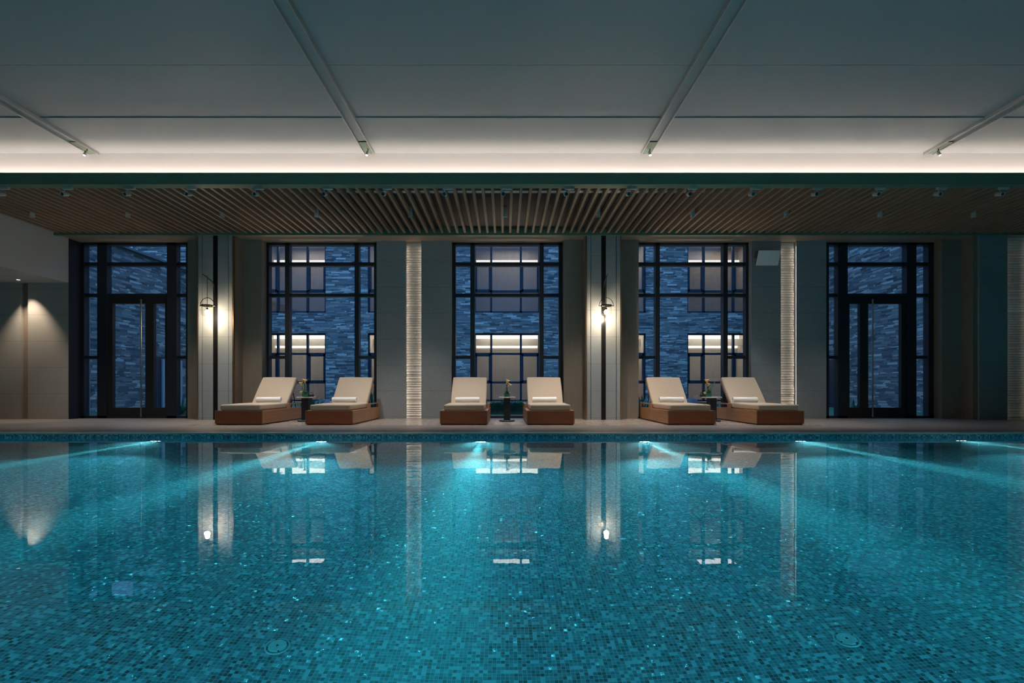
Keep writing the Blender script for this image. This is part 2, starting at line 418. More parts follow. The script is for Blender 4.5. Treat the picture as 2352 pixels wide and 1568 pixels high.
# pillars with ribbed glowing inset
def pier(x0, x1, yf, rx0, rx1, nm_, label, glow=1.0):
    e = empty(nm_, (0, 0, 0), label, 'pier', 'grey stone piers with ribbed glowing insets'); e['kind'] = 'structure'
    build('stone_body', box([(x0, rx0, yf, 10.9, DZ, ZS), (rx1, x1, yf, 10.9, DZ, ZS), (rx0, rx1, yf+.12, 10.9, DZ, ZS)]), M['granite'], e)
    bm = bmesh.new(); z = DZ; k = 0; rr = random.Random(int(x0*10)+50)
    while z < ZS-.01:
        h = min(.052 + rr.uniform(-.012, .012), ZS-z); d = rr.uniform(.030, .052)
        v = bxf(bm, rx0+.022, rx1-.022, yf+.12-d, yf+.12, z+.003, z+h-.004)
        for q in v:
            if q.co.y < yf+.10 and q.co.z > z+h/2: q.co.y += .016
        z += h
    build('ribbed_inset', bm, M['rib'], e)
    for s, xx in ((1, rx0), (-1, rx1)):
        build('light_strip', box(xx+s*.001, xx+s*.004, yf+.026, yf+.040, DZ+.02, ZS-.10), M['led'] if glow > .9 else M['led_dim'], e)
        build('light_lip', box(*sorted((xx, xx+s*.020)), yf, yf+.010, DZ, ZS), M['granite'], e)
    return e
pier(-2.654, -1.107, 10.58, -2.07, -1.71, 'column_3', 'grey stone pier with a glowing ribbed strip between two lounger pairs')
pier(5.09, 6.64, 10.58, 5.68, 6.04, 'column_4', 'grey stone pier with a glowing ribbed strip behind the tilted panel')
pier(9.45, 11.4, 10.2, 9.99, 10.5, 'column_5', 'grey stone pier at the dark edge, its ribbed strip cut by the frame', .3)
struct('wall_back_end', box(11.4, 14, 10.2, 10.9, DZ, ZS), M['granite'], 'grey stone wall')

# soffit and header
struct('ceiling_soffit', box(-8.9, 14, 10.1, 10.9, ZS, 3.95), M['soffit'], 'beige veneer soffit above the windows')
struct('trim_2', box(-8.9, 14, 10.06, 10.10, 3.705, 3.90), M['fascia'], 'dark metal trim edging the slatted ceiling')
# ---- windows
def frame_boxes(x0, x1, ms, zs, side_zs, y0=10.70, y1=10.84, fw=.085, mw=.09, fb=.05, base=DZ):
    b = [(x0, x0+fw, y0, y1, base, ZS), (x1-fw, x1, y0, y1, base, ZS), (x0, x1, y0, y1, ZS-.05, ZS), (x0, x1, y0, y1, base, base+fb)]
    for m_ in ms: b.append((m_-mw/2, m_+mw/2, y0, y1, base, ZS))
    for z, h in zs: b.append((x0, x1, y0+.02, y1, z-h/2, z+h/2))
    for z, h in side_zs:
        b.append((x0, ms[0], y0+.02, y1, z-h/2, z+h/2)); b.append((ms[1], x1, y0+.02, y1, z-h/2, z+h/2))
    return b
zz = lambda py: .7 + (891-py)*10.77/F
HB = [(zz(607.5), .075), (zz(678.5), .065)]; SB = [(zz(820.5), .06)]
def window(n, x0, x1, ms, label):
    e = empty('window_%d' % n, (0, 0, 0), label, 'window', 'tall dark-framed windows'); e['kind'] = 'structure'
    build('frame', box(frame_boxes(x0, x1, ms, HB, SB)), M['dark_frame'], e)
    build('glass', box(x0+.02, x1-.02, 10.775, 10.779, DZ+.02, ZS-.02), M['pane'], e)
window(1, -5.02, -2.654, (-4.555, -3.10), 'tall dark-framed window behind the lounger pair beside the first lantern')
window(2, -1.12, 1.21, (-.68, .765), 'tall dark-framed window behind the middle lounger pair')
window(3, 2.70, 5.12, (3.19, 4.61), 'tall dark-framed window behind the lounger pair nearest the tilted panel')
def door(n, x0, x1, ms, dx0, dx1, gl, hx, label):
    e = empty('door_%d' % n, (0, 0, 0), label, 'door', 'glazed double doors'); e['kind'] = 'structure'
    build('frame', box(frame_boxes(x0, x1, ms, HB, SB, mw=.20, fw=.17)), M['dark_frame'], e)
    build('glass', box(x0+.02, x1-.02, 10.775, 10.779, DZ+.02, ZS-.02), M['pane'], e)
    zt = zz(682); zg = zz(698); zb = DZ+.22
    (a0, a1), (b0, b1) = gl
    b = [(dx0, dx1, 10.72, 10.80, zg, zt), (dx0, dx1, 10.72, 10.80, DZ, zb), (dx0, a0, 10.72, 10.80, zb, zg), (a1, b0, 10.72, 10.80, zb, zg), (b1, dx1, 10.72, 10.80, zb, zg)]
    build('door_leaf', box(b), M['black'], e)
    bm = bmesh.new(); tube(bm, [(hx, 10.62, DZ+.03), (hx, 10.62, zz(690))], .014, 12)
    for z in (.35, 1.4, 2.35): tube(bm, [(hx, 10.62, z), (hx, 10.73, z)], .009, 8)
    build('handle', bm, M['steel'], e, smooth=True)
X = lambda px, y: (px-1160)*y/F
door(1, -8.97, -6.50, (X(240, 10.77), X(399, 10.77)), X(240, 10.77), X(388, 10.77), ((X(261, 10.75), X(336, 10.75)), (X(355, 10.75), X(381, 10.75))), X(324, 10.62), 'dark glazed double door beside the lit stone alcove')
door(2, 6.60, 9.02, (X(1931, 10.77), X(2088, 10.77)), X(1941, 10.77), X(2090, 10.77), ((X(1949, 10.75), X(1973, 10.75)), (X(1992, 10.75), X(2068, 10.75))), X(2004.5, 10.62), 'dark glazed double door past the last lounger')

# ---- garden uplights just outside the glass, washing the soffit
for x in (-7.7, -3.83, .04, 3.90):
    u_ = empty('garden_uplight', (x, 11.75, .0), 'small garden uplight on the ground outside the %s' % {-7.7: 'alcove-side door', -3.83: 'first window', .04: 'middle window', 3.90: 'window near the tilted panel'}[x], 'uplight', 'garden uplights outside the glass')
    bm = bmesh.new(); lathe(bm, [(0, 0), (.05, 0), (.05, .07), (.042, .075), (.042, .06), (0, .06)], n=20); build('housing', bm, M['black'], u_)
    bm = bmesh.new(); lathe(bm, [(0, .064), (.041, .064)], n=20); build('lens', bm, M['lamp_lens'], u_)
    spot('garden_uplight_beam', (x, 11.75, .10), (x, 10.45, 3.74), 300 if x > -7 else 110, (1.0, .80, .60), 46, .8, .03)
# ---- left alcove
struct('wall_left', box([(-14, X(47, 10.4), 10.4, 10.95, DZ, 2.84), (X(64, 10.4), -8.87, 10.4, 10.95, DZ, 2.84), (-9.0, -8.90, 10.41, 10.95, DZ, ZS)]), M['granite_left'], 'grey stone alcove wall with scallops of warm light')
struct('trim_4', box(-8.872, -8.862, 10.405, 10.72, DZ, ZS), M['dark_frame'], 'dark metal jamb beside the alcove')
struct('wall_left_inset', box(X(47, 10.4), X(64, 10.4), 10.46, 10.95, DZ, 2.84), M['veneer'], 'narrow beige inset strip between stone panels')
struct('ceiling_bulkhead', box([(-14, -8.87, 7.72, 10.6, 2.84, 3.86)]), M['bulkhead'], 'plain white dropped bulkhead over the alcove')
struct('wall_left_end', box(-14, -13.8, -6, 10.9, DZ, 4.6), M['granite_left'], 'far side wall')
struct('wall_right', box(13.8, 14, -6, 10.9, DZ, 4.6), M['granite'], 'dark side wall')
struct('wall_front', box(-14, 14, -6.2, -6, DZ, 4.6), M['granite'], 'wall behind the viewer')
def downlight(x, y, z, label, tgt, power):
    e = empty('downlight', (x, y, z), label, 'downlight')
    bm = bmesh.new(); lathe(bm, [(.030, 0), (.045, -.004), (.048, 0)], n=24); build('rim', bm, M['steel'], e, smooth=True)
    bm = bmesh.new(); lathe(bm, [(0, -.001), (.029, -.001)], n=24); build('lens', bm, M['lamp_lens'], e)
    spot('downlight_beam', (x, y, z-.02), tgt, power, WARM, 75, .8, .02)
downlight(-9.62, 10.12, 2.84, 'small recessed downlight in the bulkhead above the stone alcove', (-9.60, 10.36, 0), 115)

# ================================================================== CEILING
CZ = 4.47
CHX = [-6.55, -2.16, 2.245, 6.75]
js = [-6, -2, .26, 1.38, 2.50, 3.62, 4.74, 5.98, 7.12, 8.22]
struct('ceiling', box([(-14, 14, a+.003, b-.003, CZ-(.012 if a > 7 else 0), CZ+.04) for a, b in zip(js[:-1], js[1:])] + [(-14, 14, -6, 8.6, CZ+.04, CZ+.2)]), M['ceiling'], 'smooth painted ceiling over the pool')
struct('ceiling_cove', box([(-14, 14, 8.20, 8.30, 3.86, CZ+.1), (-14, 14, 7.70, 8.20, 3.886, 3.892)]), M['white'], 'brightly lit cove above the fascia')
struct('trim_3', box([(-14, 14, 7.64, 7.70, 3.74, 3.915), (-14, 14, 7.70, 7.80, 3.74, 3.765)], bevel=.003), M['fascia'], 'dark green-grey fascia along the front of the slatted ceiling')
struct('ceiling_backing', box([(-14, 14, 7.71, 8.2, 3.862, 3.885), (-14, 14, 8.2, 10.06, 3.862, 3.97)]), M['backing'], 'dark board above the ceiling slats')
bm = bmesh.new(); x = -8.80
while x < 13.8:
    bxf(bm, x, x+.042, 7.80, 10.06, 3.745, 3.835); x += .148
struct('ceiling_slats', bm, M['slat'], 'row of thin brown wooden ceiling slats running to the windows')

# channels in ceiling
for i, (cx, lab) in enumerate(zip(CHX, ('in the ceiling corner above the alcove', 'above the lounger pair beside the first lantern', 'above the second lantern', 'in the ceiling corner over the dark pier'))):
    e = empty('ceiling_channel', (cx, 0, CZ), 'long thin metal ceiling channel ' + lab, 'ceiling channel', 'metal channels across the ceiling')
    build('pan', box(-.07, .07, -5.5, 8.02, -.018, 0), M['ceiling'], e)
    build('lip', box((-.080, -.068, -5.5, 8.17, -.055, 0), bevel=.002), M['alu'], e)
    build('lip', box((.068, .080, -5.5, 8.17, -.055, 0), bevel=.002), M['alu'], e)
    build('end_plate', box(-.07, .07, 7.78, 8.17, -.035, -.024), M['fascia'], e)
    c0 = Vector((0, 3.5, -.03)); ax = Vector((0, .78, -.62)).normalized()  # unseen head and spot added as front fill on the loungers
    bm = bmesh.new(); lathe(bm, [(0, 0), (.028, 0), (.030, .01), (.030, .11), (.024, .112)], c0, 20, axis=ax); build('added_fill_head', bm, M['steel'], e, smooth=True)
    spot('added_channel_fill', (cx, 3.5+.12, CZ-.14), (cx*.86-.1, 9.0, .40), 110 if abs(cx) < 3 else 45, (1.0, .86, .72), 40, .9, .03)
    s = empty('channel_spotlight', (cx, 8.0, CZ-.035), 'tiny lit spotlight ending the channel ' + lab, 'spotlight', 'spotlights at the channel ends')
    bm = bmesh.new(); tube(bm, [(.02, 0, 0), (.02, 0, -.05)], .007, 8); build('stem', bm, M['black_metal'], s)
    ax = Vector((0, -.55, -1)).normalized(); c0 = Vector((.01, .0, -.04))
    bm = bmesh.new(); lathe(bm, [(0, 0), (.020, 0), (.022, .01), (.022, .09), (.018, .092)], c0, 20, axis=ax); build('head', bm, M['steel'], s, smooth=True)
    bm = bmesh.new(); lathe(bm, [(0, .088), (.017, .088)], c0, 20, axis=ax); build('lens', bm, M['lamp_lens'], s)

# track spotlights, front row
ORD = ['first', 'second', 'third', 'fourth', 'fifth', 'sixth', 'seventh', 'eighth', 'ninth', 'tenth', 'eleventh', 'twelfth', 'thirteenth', 'fourteenth', 'fifteenth', 'sixteenth', 'seventeenth']
row1 = [2, 148, 291, 432, 587, 745, 881, 1021, 1156, 1300, 1443, 1583, 1727, 1872, 2014, 2155, 2297]
proto = None
for i, px in enumerate(row1):
    x = X(px, 7.76)
    lab = 'grey track spotlight hanging under the fascia, %s from the alcove side' % ORD[i]
    if proto is None:
        proto = e = empty('track_spotlight', (x, 7.76, 3.74), lab, 'spotlight', 'track spotlights under the fascia')
        build('adapter', box((-.02, .125, -.018, .018, -.032, 0), bevel=.003), M['spot_body'], e)
        bm = bmesh.new(); tube(bm, [(0, 0, -.03), (0, 0, -.085)], .006, 8); build('stem', bm, M['spot_body'], e)
        ax = Vector((0, -1, -.35)).normalized(); c0 = Vector((0, .045, -.085))
        bm = bmesh.new(); lathe(bm, [(0, -.02), (.024, -.02), (.031, -.012), (.031, .095), (.026, .097), (.026, .085)], c0, 24, axis=ax); build('head', bm, M['spot_body'], e, smooth=True)
        bm = bmesh.new(); lathe(bm, [(0, .086), (.012, .088), (.026, .085)], c0, 24, axis=ax); build('lens', bm, M['lens'], e, smooth=True)
    else:
        e = copy_tree(proto); e.location.x = x; e['label'] = lab
# second row of slim downlights between slats
row2 = [-8.27, -6.6, -4.95, -3.3, -1.66, 0, 1.63, 3.28, 4.92, 6.56, 8.2]
pw = [60, 60, 130, 135, 125, 130, 125, 135, 120, 50, 10]
proto = None
for i, x in enumerate(row2):
    lab = 'slim grey downlight between the wooden slats, %s from the alcove side' % ORD[i]
    if proto is None:
        proto = e = empty('slat_downlight', (x, 8.96, 3.86), lab, 'downlight', 'slim downlights between the slats')
        bm = bmesh.new(); lathe(bm, [(0, 0), (.036, 0), (.036, -.17), (.031, -.172), (.031, -.16)], n=24); build('housing', bm, M['spot_body'], e, smooth=True)
        bm = bmesh.new(); lathe(bm, [(0, -.158), (.031, -.160)], n=24); build('lens', bm, M['lens'], e)
    else:
        e = copy_tree(proto); e.location.x = x; e['label'] = lab
    spot('slat_downlight_beam', (x, 8.96, 3.68), (x, 9.45, 0), pw[i]*1.9, (1.0, .91, .82), 64, .9, .03)

# ================================================================== SCONCES
def sconce(xc, label):
    e = empty('hanging_lantern', (xc, 9.87, 0), label, 'wall lantern', 'wall lanterns on the stone pilasters')
    yb = 10.15-9.87
    bm = bmesh.new(); tube(bm, [(0, yb+.01, 2.30), (0, yb-.01, 2.55), (0, yb-.03, 2.69), (0, yb-.12, 2.79), (0, 0, 2.83), (0, -.15, 2.86)], [.011, .012, .012, .011, .010, .008], 10)
    build('arm', bm, M['black_metal'], e, smooth=True)
    bm = bmesh.new(); lathe(bm, [(.0, -.02), (.03, -.02), (.03, .0), (0, 0)], (0, yb+.006, 2.33), 20, axis=(0, -1, 0)); build('wall_mount', bm, M['black_metal'], e)
    bm = bmesh.new(); tube(bm, [(0, 0, 2.87), (0, 0, 2.22)], .0045, 8); build('rod', bm, M['black_metal'], e)
    bm = bmesh.new(); tube(bm, [(.135*math.cos(a), 0, 2.29+.15*math.sin(a)) for a in [math.pi*k/20 for k in range(21)]], .006, 8)
    tube(bm, [(-.15, 0, 2.285), (.15, 0, 2.285)], .006, 8)
    build('handle', bm, M['black_metal'], e, smooth=True)
    bm = bmesh.new(); lathe(bm, [(.102, 2.275), (.108, 2.275), (.108, 2.30), (.102, 2.30), (.102, 2.275)], n=32); build('collar', bm, M['black_metal'], e, smooth=True)
    bm = bmesh.new(); lathe(bm, [(.0, 2.075), (.06, 2.08), (.09, 2.10), (.10, 2.13), (.10, 2.335), (.106, 2.345)], n=36); build('glass_jar', bm, M['jar'], e, smooth=True)
    bm = bmesh.new(); lathe(bm, [(0, 2.245), (.016, 2.245), (.016, 2.205), (0, 2.205)], n=16); build('lamp_holder', bm, M['black_metal'], e)
    bm = bmesh.new(); lathe(bm, [(0, 2.215), (.018, 2.207), (.040, 2.180), (.044, 2.162), (.034, 2.130), (0, 2.115)], n=20); build('bulb', bm, M['bulb'], e, smooth=True)
    point('lantern_light', (xc, 9.87, 2.10), 34, (1.0, .77, .53), .05)
sconce(-5.74, 'lit glass jar lantern on a curved black arm, beside the alcove-side double door')
sconce(1.952, 'lit glass jar lantern on a curved black arm, between two lounger pairs')

# ---- tilted wall panel (speaker) on the pier
e = empty('tilted_wall_panel', (5.32, 10.35, 3.33), 'pale perforated square panel tilted forward on the grey pier above the last lounger', 'wall panel')
e.rotation_euler = (R(24), 0, R(0))
build('face', box((-.225, .225, -.012, 0, -.15, .15), bevel=.003), M['panel_face'], e)
build('back_box', box((-.215, .215, 0, .05, -.14, .14)), M['black'], e)
build('bracket', box([(-.19, -.17, .04, .22, .03, .05), (.17, .19, .04, .22, .03, .05), (-.235, -.228, -.01, .12, -.02, .13)]), M['black'], e)

# ================================================================== LOUNGERS
LZ = DZ
def cushion(x0, x1, y0, y1, z0, z1, bev=.028, puff=.012):
    bm = bmesh.new(); bxf(bm, x0, x1, y0, y1, z0, z1)
    bmesh.ops.bevel(bm, geom=bm.edges[:], offset=bev, segments=4, affect='EDGES', profile=.6)
    es = [e_ for e_ in bm.edges if e_.calc_length() > .2]
    bmesh.ops.subdivide_edges(bm, edges=es, cuts=7, use_grid_fill=True)
    for v in bm.verts:
        u = (v.co.x-x0)/(x1-x0)*2-1; q = (v.co.y-y0)/(y1-y0)*2-1; t = (v.co.z-z0)/(z1-z0)
        if t > .6: v.co.z += puff*(1-u**4)*(1-q**4) + .002*math.sin(7*v.co.x+5*v.co.y)
        v.co.x += (1 if u > 0 else -1)*.006*(1-q*q)*abs(u) if abs(u) > .8 else 0
        if abs(q) > .8: v.co.y += (1 if q > 0 else -1)*.006*(1-u*u)
    return bm
def lounger(x0, label):
    W, L, H = .813, 1.845, .242
    e = empty('sun_lounger', (x0+W/2, 8.72, LZ), label, 'sun lounger', 'teak sun loungers with cream cushions')
    h = W/2
    build('plinth', box(-h+.02, h-.02, .02, L-.02, 0, .03), M['teak_dark'], e)
    build('front_panel', box((-h+.022, h-.022, 0, .03, .022, H-.003), bevel=.002), M['teak_front'], e)
    for s in (-1, 1):
        build('side_panel', box((min(s*h, s*(h-.02)), max(s*h, s*(h-.02)), .003, L, .022, H), bevel=.002), M['teak'], e)
    build('corner_gap', box([(-h+.0195, -h+.0225, -.0005, .02, .024, H-.005), (h-.0225, h-.0195, -.0005, .02, .024, H-.005)]), M['teak_dark'], e)
    build('back_panel', box(-h+.02, h-.02, L-.03, L, .022, H), M['teak'], e)
    sl = [(-h+.001, -h+.07, .0, L, H-.004, H+.004), (h-.07, h-.001, .0, L, H-.004, H+.004), (-h+.07, h-.07, .0, .06, H-.004, H+.004)]
    y = .09
    while y < L-.08: sl.append((-h+.07, h-.07, y, y+.07, H-.03, H-.002)); y += .085
    build('top_slats', box(sl), M['teak'], e)
    # rear side rails with open slot
    for s in (-1, 1):
        a, b = sorted((s*h, s*(h-.045)))
        build('side_rail', box([(a, b, 1.07, L-.01, H+.073, H+.095), (a, b, 1.07, 1.16, H+.004, H+.073), (a, b, L-.10, L-.01, H+.004, H+.073)], bevel=.002), M['teak'], e)
    build('seat_cushion', cushion(-.345, .345, .045, 1.27, H+.006, H+.104), M['fabric'], e, smooth=True)
    # backrest pivots at y=1.20
    A = math.atan2(.475, .43); Lb = .70
    rot = Matrix.Translation((0, 1.215, H+.075)) @ Matrix.Rotation(A, 4, 'X')
    bm = cushion(-.337, .337, -.05, Lb-.05, .005, .080, .024, .008); bmesh.ops.transform(bm, matrix=rot, verts=bm.verts[:])
    build('back_cushion', bm, M['fabric'], e, smooth=True)
    bm = box([(-.335, -.29, -.03, Lb-.06, -.03, .004), (.29, .335, -.03, Lb-.06, -.03, .004), (-.335, .335, Lb-.10, Lb-.05, -.03, .004)] + [(-.29, .29, .02+k*.1, .075+k*.1, -.02, 0) for k in range(6)])
    bmesh.ops.transform(bm, matrix=rot, verts=bm.verts[:]); build('backrest_frame', bm, M['teak'], e)
    p0 = rot @ Vector((0, .40, -.03)); bm = bmesh.new()
    for s in (-1, 1): tube(bm, [(s*.30, p0.y, p0.z), (s*.30, p0.y+.14, H+.0)], .008, 8)
    build('support_strut', bm, M['black_metal'], e)
    return e
LX = [(-4.946, 'lounger beside the first lantern pilaster, nearest the lit alcove'),
      (-3.405, 'lounger between the first side table and the grey ribbed pier'),
      (-1.112, 'lounger of the middle pair nearest the glowing ribbed pier'),
      (.371, 'lounger of the middle pair nearest the second lantern'),
      (2.775, 'lounger directly past the second lantern pilaster, next to a vase with fern leaves'),
      (4.285, 'outermost lounger below the tilted wall panel, its side to the dark double door')]
proto = None; loungers = []
for x0, lab in LX:
    lab = 'teak ' + lab
    if proto is None: e = proto = lounger(x0, lab)
    else:
        e = copy_tree(proto); e.location.x = x0+.4065; e['label'] = lab
    loungers.append(e)

# rolled towels
def towel_bm(L=.46, R0=.054):
    bm = bmesh.new(); n = 130; turns = 4.2; th = .0088
    def P(t):
        a = t*turns*2*math.pi; r = .010 + (R0-.010-th)*t; return a, r
    xs = [-L/2, -L/2+.012, -L*.25, 0, L*.25, L/2-.012, L/2]
    ins = [.006, 0, 0, 0, 0, 0, .006]
    rows = []
    for x_, dd in zip(xs, ins):
        ro, ri = [], []
        for i in range(n+1):
            a, r = P(i/n); w1 = .0006*math.sin(a*9+x_*40)
            ro.append(bm.verts.new((x_, (r+th-dd*.3+w1)*math.cos(a), (r+th-dd*.3+w1)*math.sin(a)))); ri.append(bm.verts.new((x_, (r+.0015)*math.cos(a), (r+.0015)*math.sin(a))))
        rows.append((ro, ri))
    for j in range(len(xs)-1):
        for i in range(n):
            for s in (0, 1):
                bm.faces.new((rows[j][s][i], rows[j][s][i+1], rows[j+1][s][i+1], rows[j+1][s][i]))
        bm.faces.new((rows[j][0][n], rows[j][1][n], rows[j+1][1][n], rows[j+1][0][n]))
    for j in (0, len(xs)-1):
        for i in range(n): bm.faces.new((rows[j][0][i], rows[j][0][i+1], rows[j][1][i+1], rows[j][1][i]))
    return bm
tx = [-4.50, -3.06, -.715, .75, 3.17, 4.57]
tl = ['first lounger beside the lantern and double door', 'lounger next to the ribbed pier before the gap', 'lounger past the ribbed pier, centre table pair', 'lounger backing the beige panel, centre table pair', 'lounger just past the second lantern', 'outermost lounger below the tilted panel']
first = None
for x_, lab in zip(tx, tl):
    lab = 'rolled white towel on the ' + lab
    if first is None:
        first = o = build('rolled_towel', towel_bm(), M['towel'], smooth=True, loc=(x_, 9.755, LZ+.242+.113+.056), label=lab, cat='towel', group='rolled white towels')
    else:
        o = first.copy(); C.objects.link(o); o.location.x = x_; o['label'] = lab
    o.rotation_euler = (rnd.uniform(-.3, .6), rnd.uniform(-.01, .01), rnd.uniform(-.02, .02))

# ================================================================== SIDE TABLES
def oval(bm, cx, cy_, a, b, z0, z1, n=48, p=2.0, bev=.004):
    rings = []
    for (s, z) in ((-bev, z0), (0, z0+bev), (0, z1-bev), (-bev, z1)):
        rr = []
        for k in range(n):
            t = 2*math.pi*k/n; c, s_ = math.cos(t), math.sin(t)
            rr.append(bm.verts.new((cx+(a+s)*abs(c)**(2/p)*(1 if c > 0 else -1), cy_+(b+s)*abs(s_)**(2/p)*(1 if s_ > 0 else -1), z)))
        rings.append(rr)
    for i in range(3):
        for k in range(n): bm.faces.new((rings[i][k], rings[i][(k+1) % n], rings[i+1][(k+1) % n], rings[i+1][k]))
    bm.faces.new(rings[0][::-1]); bm.faces.new(rings[-1]); return bm
def side_table(x_, lab):
    e = empty('side_table', (x_, 9.72, LZ), lab, 'side table', 'small oval side tables')
    build('table_top', oval(bmesh.new(), 0, 0, .16, .22, .443, .465, p=2.6), M['marble'], e, smooth=True)
    build('stem', box((-.062, .062, -.09, .09, .012, .443), bevel=.004), M['table_metal'], e)
    build('base', oval(bmesh.new(), 0, 0, .145, .19, 0, .028, p=2.6), M['table_metal'], e, smooth=True)
    return e
TX = [-3.77, .037, 3.92]
TL = ['oval marble-topped side table between the two loungers beside the first lantern', 'oval side table between the middle loungers, standing on the pale floor patch', 'oval marble-topped side table between the two loungers near the tilted panel']
t0 = side_table(TX[0], TL[0])
for x_, lab in list(zip(TX, TL))[1:]:
    e = copy_tree(t0); e.location.x = x_; e['label'] = lab

# flowers
def calla(bm, base, tip, r=.022):
    """funnel flower opening at tip"""
    base = Vector(base); tip = Vector(tip); ax = (tip-base).normalized(); Ls = (tip-base).length
    q = Vector((0, 0, 1)).rotation_difference(ax); n = 16; prof = [(.15, 0), (.30, .18), (.42, .40), (.60, .62), (.85, .82), (1.25, .97)]
    rings = []
    for rr, t in prof:
        ring = []
        for k in range(n):
            a = 2*math.pi*k/n; lip = 1+.35*max(0, math.cos(a))*(t > .7); zz_ = t*Ls + (.25*Ls*max(0, -math.cos(a))*(t-.6) if t > .6 else 0)
            ring.append(bm.verts.new(base + q @ Vector((r*rr*lip*math.cos(a), r*rr*math.sin(a), zz_))))
        rings.append(ring)
    for i in range(len(rings)-1):
        for k in range(n): bm.faces.new((rings[i][k], rings[i][(k+1) % n], rings[i+1][(k+1) % n], rings[i+1][k]))
def leafblade(bm, p0, d, L, wd, bend=.3):
    p0 = Vector(p0); d = Vector(d).normalized(); side = d.cross(Vector((0, 0, 1))); side = side.normalized() if side.length > .01 else Vector((1, 0, 0))
    pr = None
    for i in range(6):
        t = i/5; c = p0 + d*L*t + Vector((d.x, d.y, -.4))*bend*L*t*t*.6; ww = wd*math.sin(math.pi*min(1, .12+t*.88))
        cur = (bm.verts.new(c-side*ww), bm.verts.new(c+Vector((0, 0, .15*wd))), bm.verts.new(c+side*ww))
        if pr:
            bm.faces.new((pr[0], pr[1], cur[1], cur[0])); bm.faces.new((pr[1], pr[2], cur[2], cur[1]))
        pr = cur
def vase_of_lilies(x_, flowers, hyd, fern, lab, vr=.058, vh=.062, seed=1, y=9.70):
    rr = random.Random(seed); zt = LZ+.465
    e = empty('flower_vase', (x_, y, zt), lab, 'flowers in vase', 'vases of yellow calla lilies')
    bm = bmesh.new(); lathe(bm, [(0, 0), (vr*.92, 0), (vr, .004), (vr, vh), (vr-.005, vh), (vr-.006, .008), (0, .008)], n=32); build('vase', bm, M['vase'], e, smooth=True)
    bm = bmesh.new()
    for k in range(70):
        a = rr.uniform(0, 6.28); rad = vr*math.sqrt(rr.random())*.95; el = rr.uniform(.2, 1.3)
        leafblade(bm, (rad*math.cos(a)*.7, rad*math.sin(a)*.7, vh-.01+rr.uniform(0, .035)), (math.cos(a)*math.cos(el), math.sin(a)*math.cos(el), math.sin(el)), rr.uniform(.025, .05), .008)
    build('foliage', bm, M['leaf'], e)
    bs = bmesh.new()
    for (bx_, bz, txx, tz) in flowers:
        tube(bs, [(rr.uniform(-.015, .015), 0, vh-.02), (bx_*.5, 0, (vh+bz)*.5), (bx_, 0, bz)], .0045, 8)
        bm = bmesh.new(); calla(bm, (bx_, 0, bz), (txx, -.012, tz), .030); build('calla_lily', bm, M['lily'], e, smooth=True)
    for k in range(26):
        t = rr.random(); bx_, bz = flowers[0][0], flowers[0][1]
        leafblade(bs, (bx_*t, rr.uniform(-.01, .01), vh+(bz-vh)*t*.85), (rr.uniform(-.5, .5), rr.uniform(-.5, .3), 1), .05, .008)
    build('stems', bs, M['leaf'], e)
    if hyd:
        for (hx, hz, hr) in hyd:
            bm = bmesh.new()
            for k in range(40):
                v = Vector((rr.gauss(0, 1), rr.gauss(0, 1), rr.gauss(0, 1))).normalized()
                bmesh.ops.create_icosphere(bm, subdivisions=1, radius=hr*.30, matrix=Matrix.Translation(Vector((hx, -.02, hz)) + v*hr*.75) @ Matrix.Diagonal((1, 1, .6, 1)))
            build('hydrangea_bloom', bm, M['hydrangea'], e, smooth=True)
    if fern:
        bm = bmesh.new(); tip = Vector(fern)
        for bb in (Vector((.0, 0, vh)), Vector((.02, .01, vh))):
            for i in range(22):
                t = i/21; p = bb.lerp(tip, t) + Vector((.02*math.sin(t*3), 0, 0)); wl = .06*(1-t)+.012
                for s in (-1, 1): leafblade(bm, p, (s*1.0, rr.uniform(-.5, .5), .9), wl, .006, .2)
        build('fern_frond', bm, M['fern'], e)
    return e
# px offsets -> metres at y 9.7: 1 px = .00825
u = .00825
vase_of_lilies(X(698.5, 9.70)+.02, [(-.01, .245, -.004, .325), (-.065, .20, -.082, .275)], [(-.065, .085, .034)], None, 'vase with yellow calla lilies and a large pale green bloom, table beside first lantern', seed=3)
vase_of_lilies(X(1164.5, 9.70), [(-.012, .235, .012, .320), (.012, .185, .050, .250)], [(.045, .072, .018)], None, 'green glass vase with two yellow calla lilies on the centre table', seed=5)
vase_of_lilies(X(1628, 9.70), [(-.03, .24, -.045, .325), (-.032, .19, -.005, .265)], [(-.085, .075, .026)], (.115, .02, .30), 'vase with yellow calla lilies and tall fern leaves, table near the tilted panel', seed=8, vr=.056)
# dark tray caddies on outer tables
def caddy(x_, y, lab):
    e = empty('black_caddy', (x_, y, LZ+.465), lab, 'caddy', 'small black caddies on the side tables')
    build('box', box((-.05, .05, -.035, .035, 0, .040), bevel=.003), M['black'], e)
    bm = bmesh.new(); tube(bm, [(-.042, 0, .038), (-.045, 0, .068), (-.035, 0, .078), (.035, 0, .078), (.045, 0, .068), (.042, 0, .038)], .006, 8); build('handle', bm, M['black'], e, smooth=True)
    return e
c0 = caddy(X(713.5, 9.83), 9.83, 'small black handled caddy behind the lilies, table beside the first lantern')
c1 = copy_tree(c0); c1.location = (X(1614.5, 9.83), 9.83, LZ+.465); c1['label'] = 'small black handled caddy beside the fern vase, table near the tilted panel'

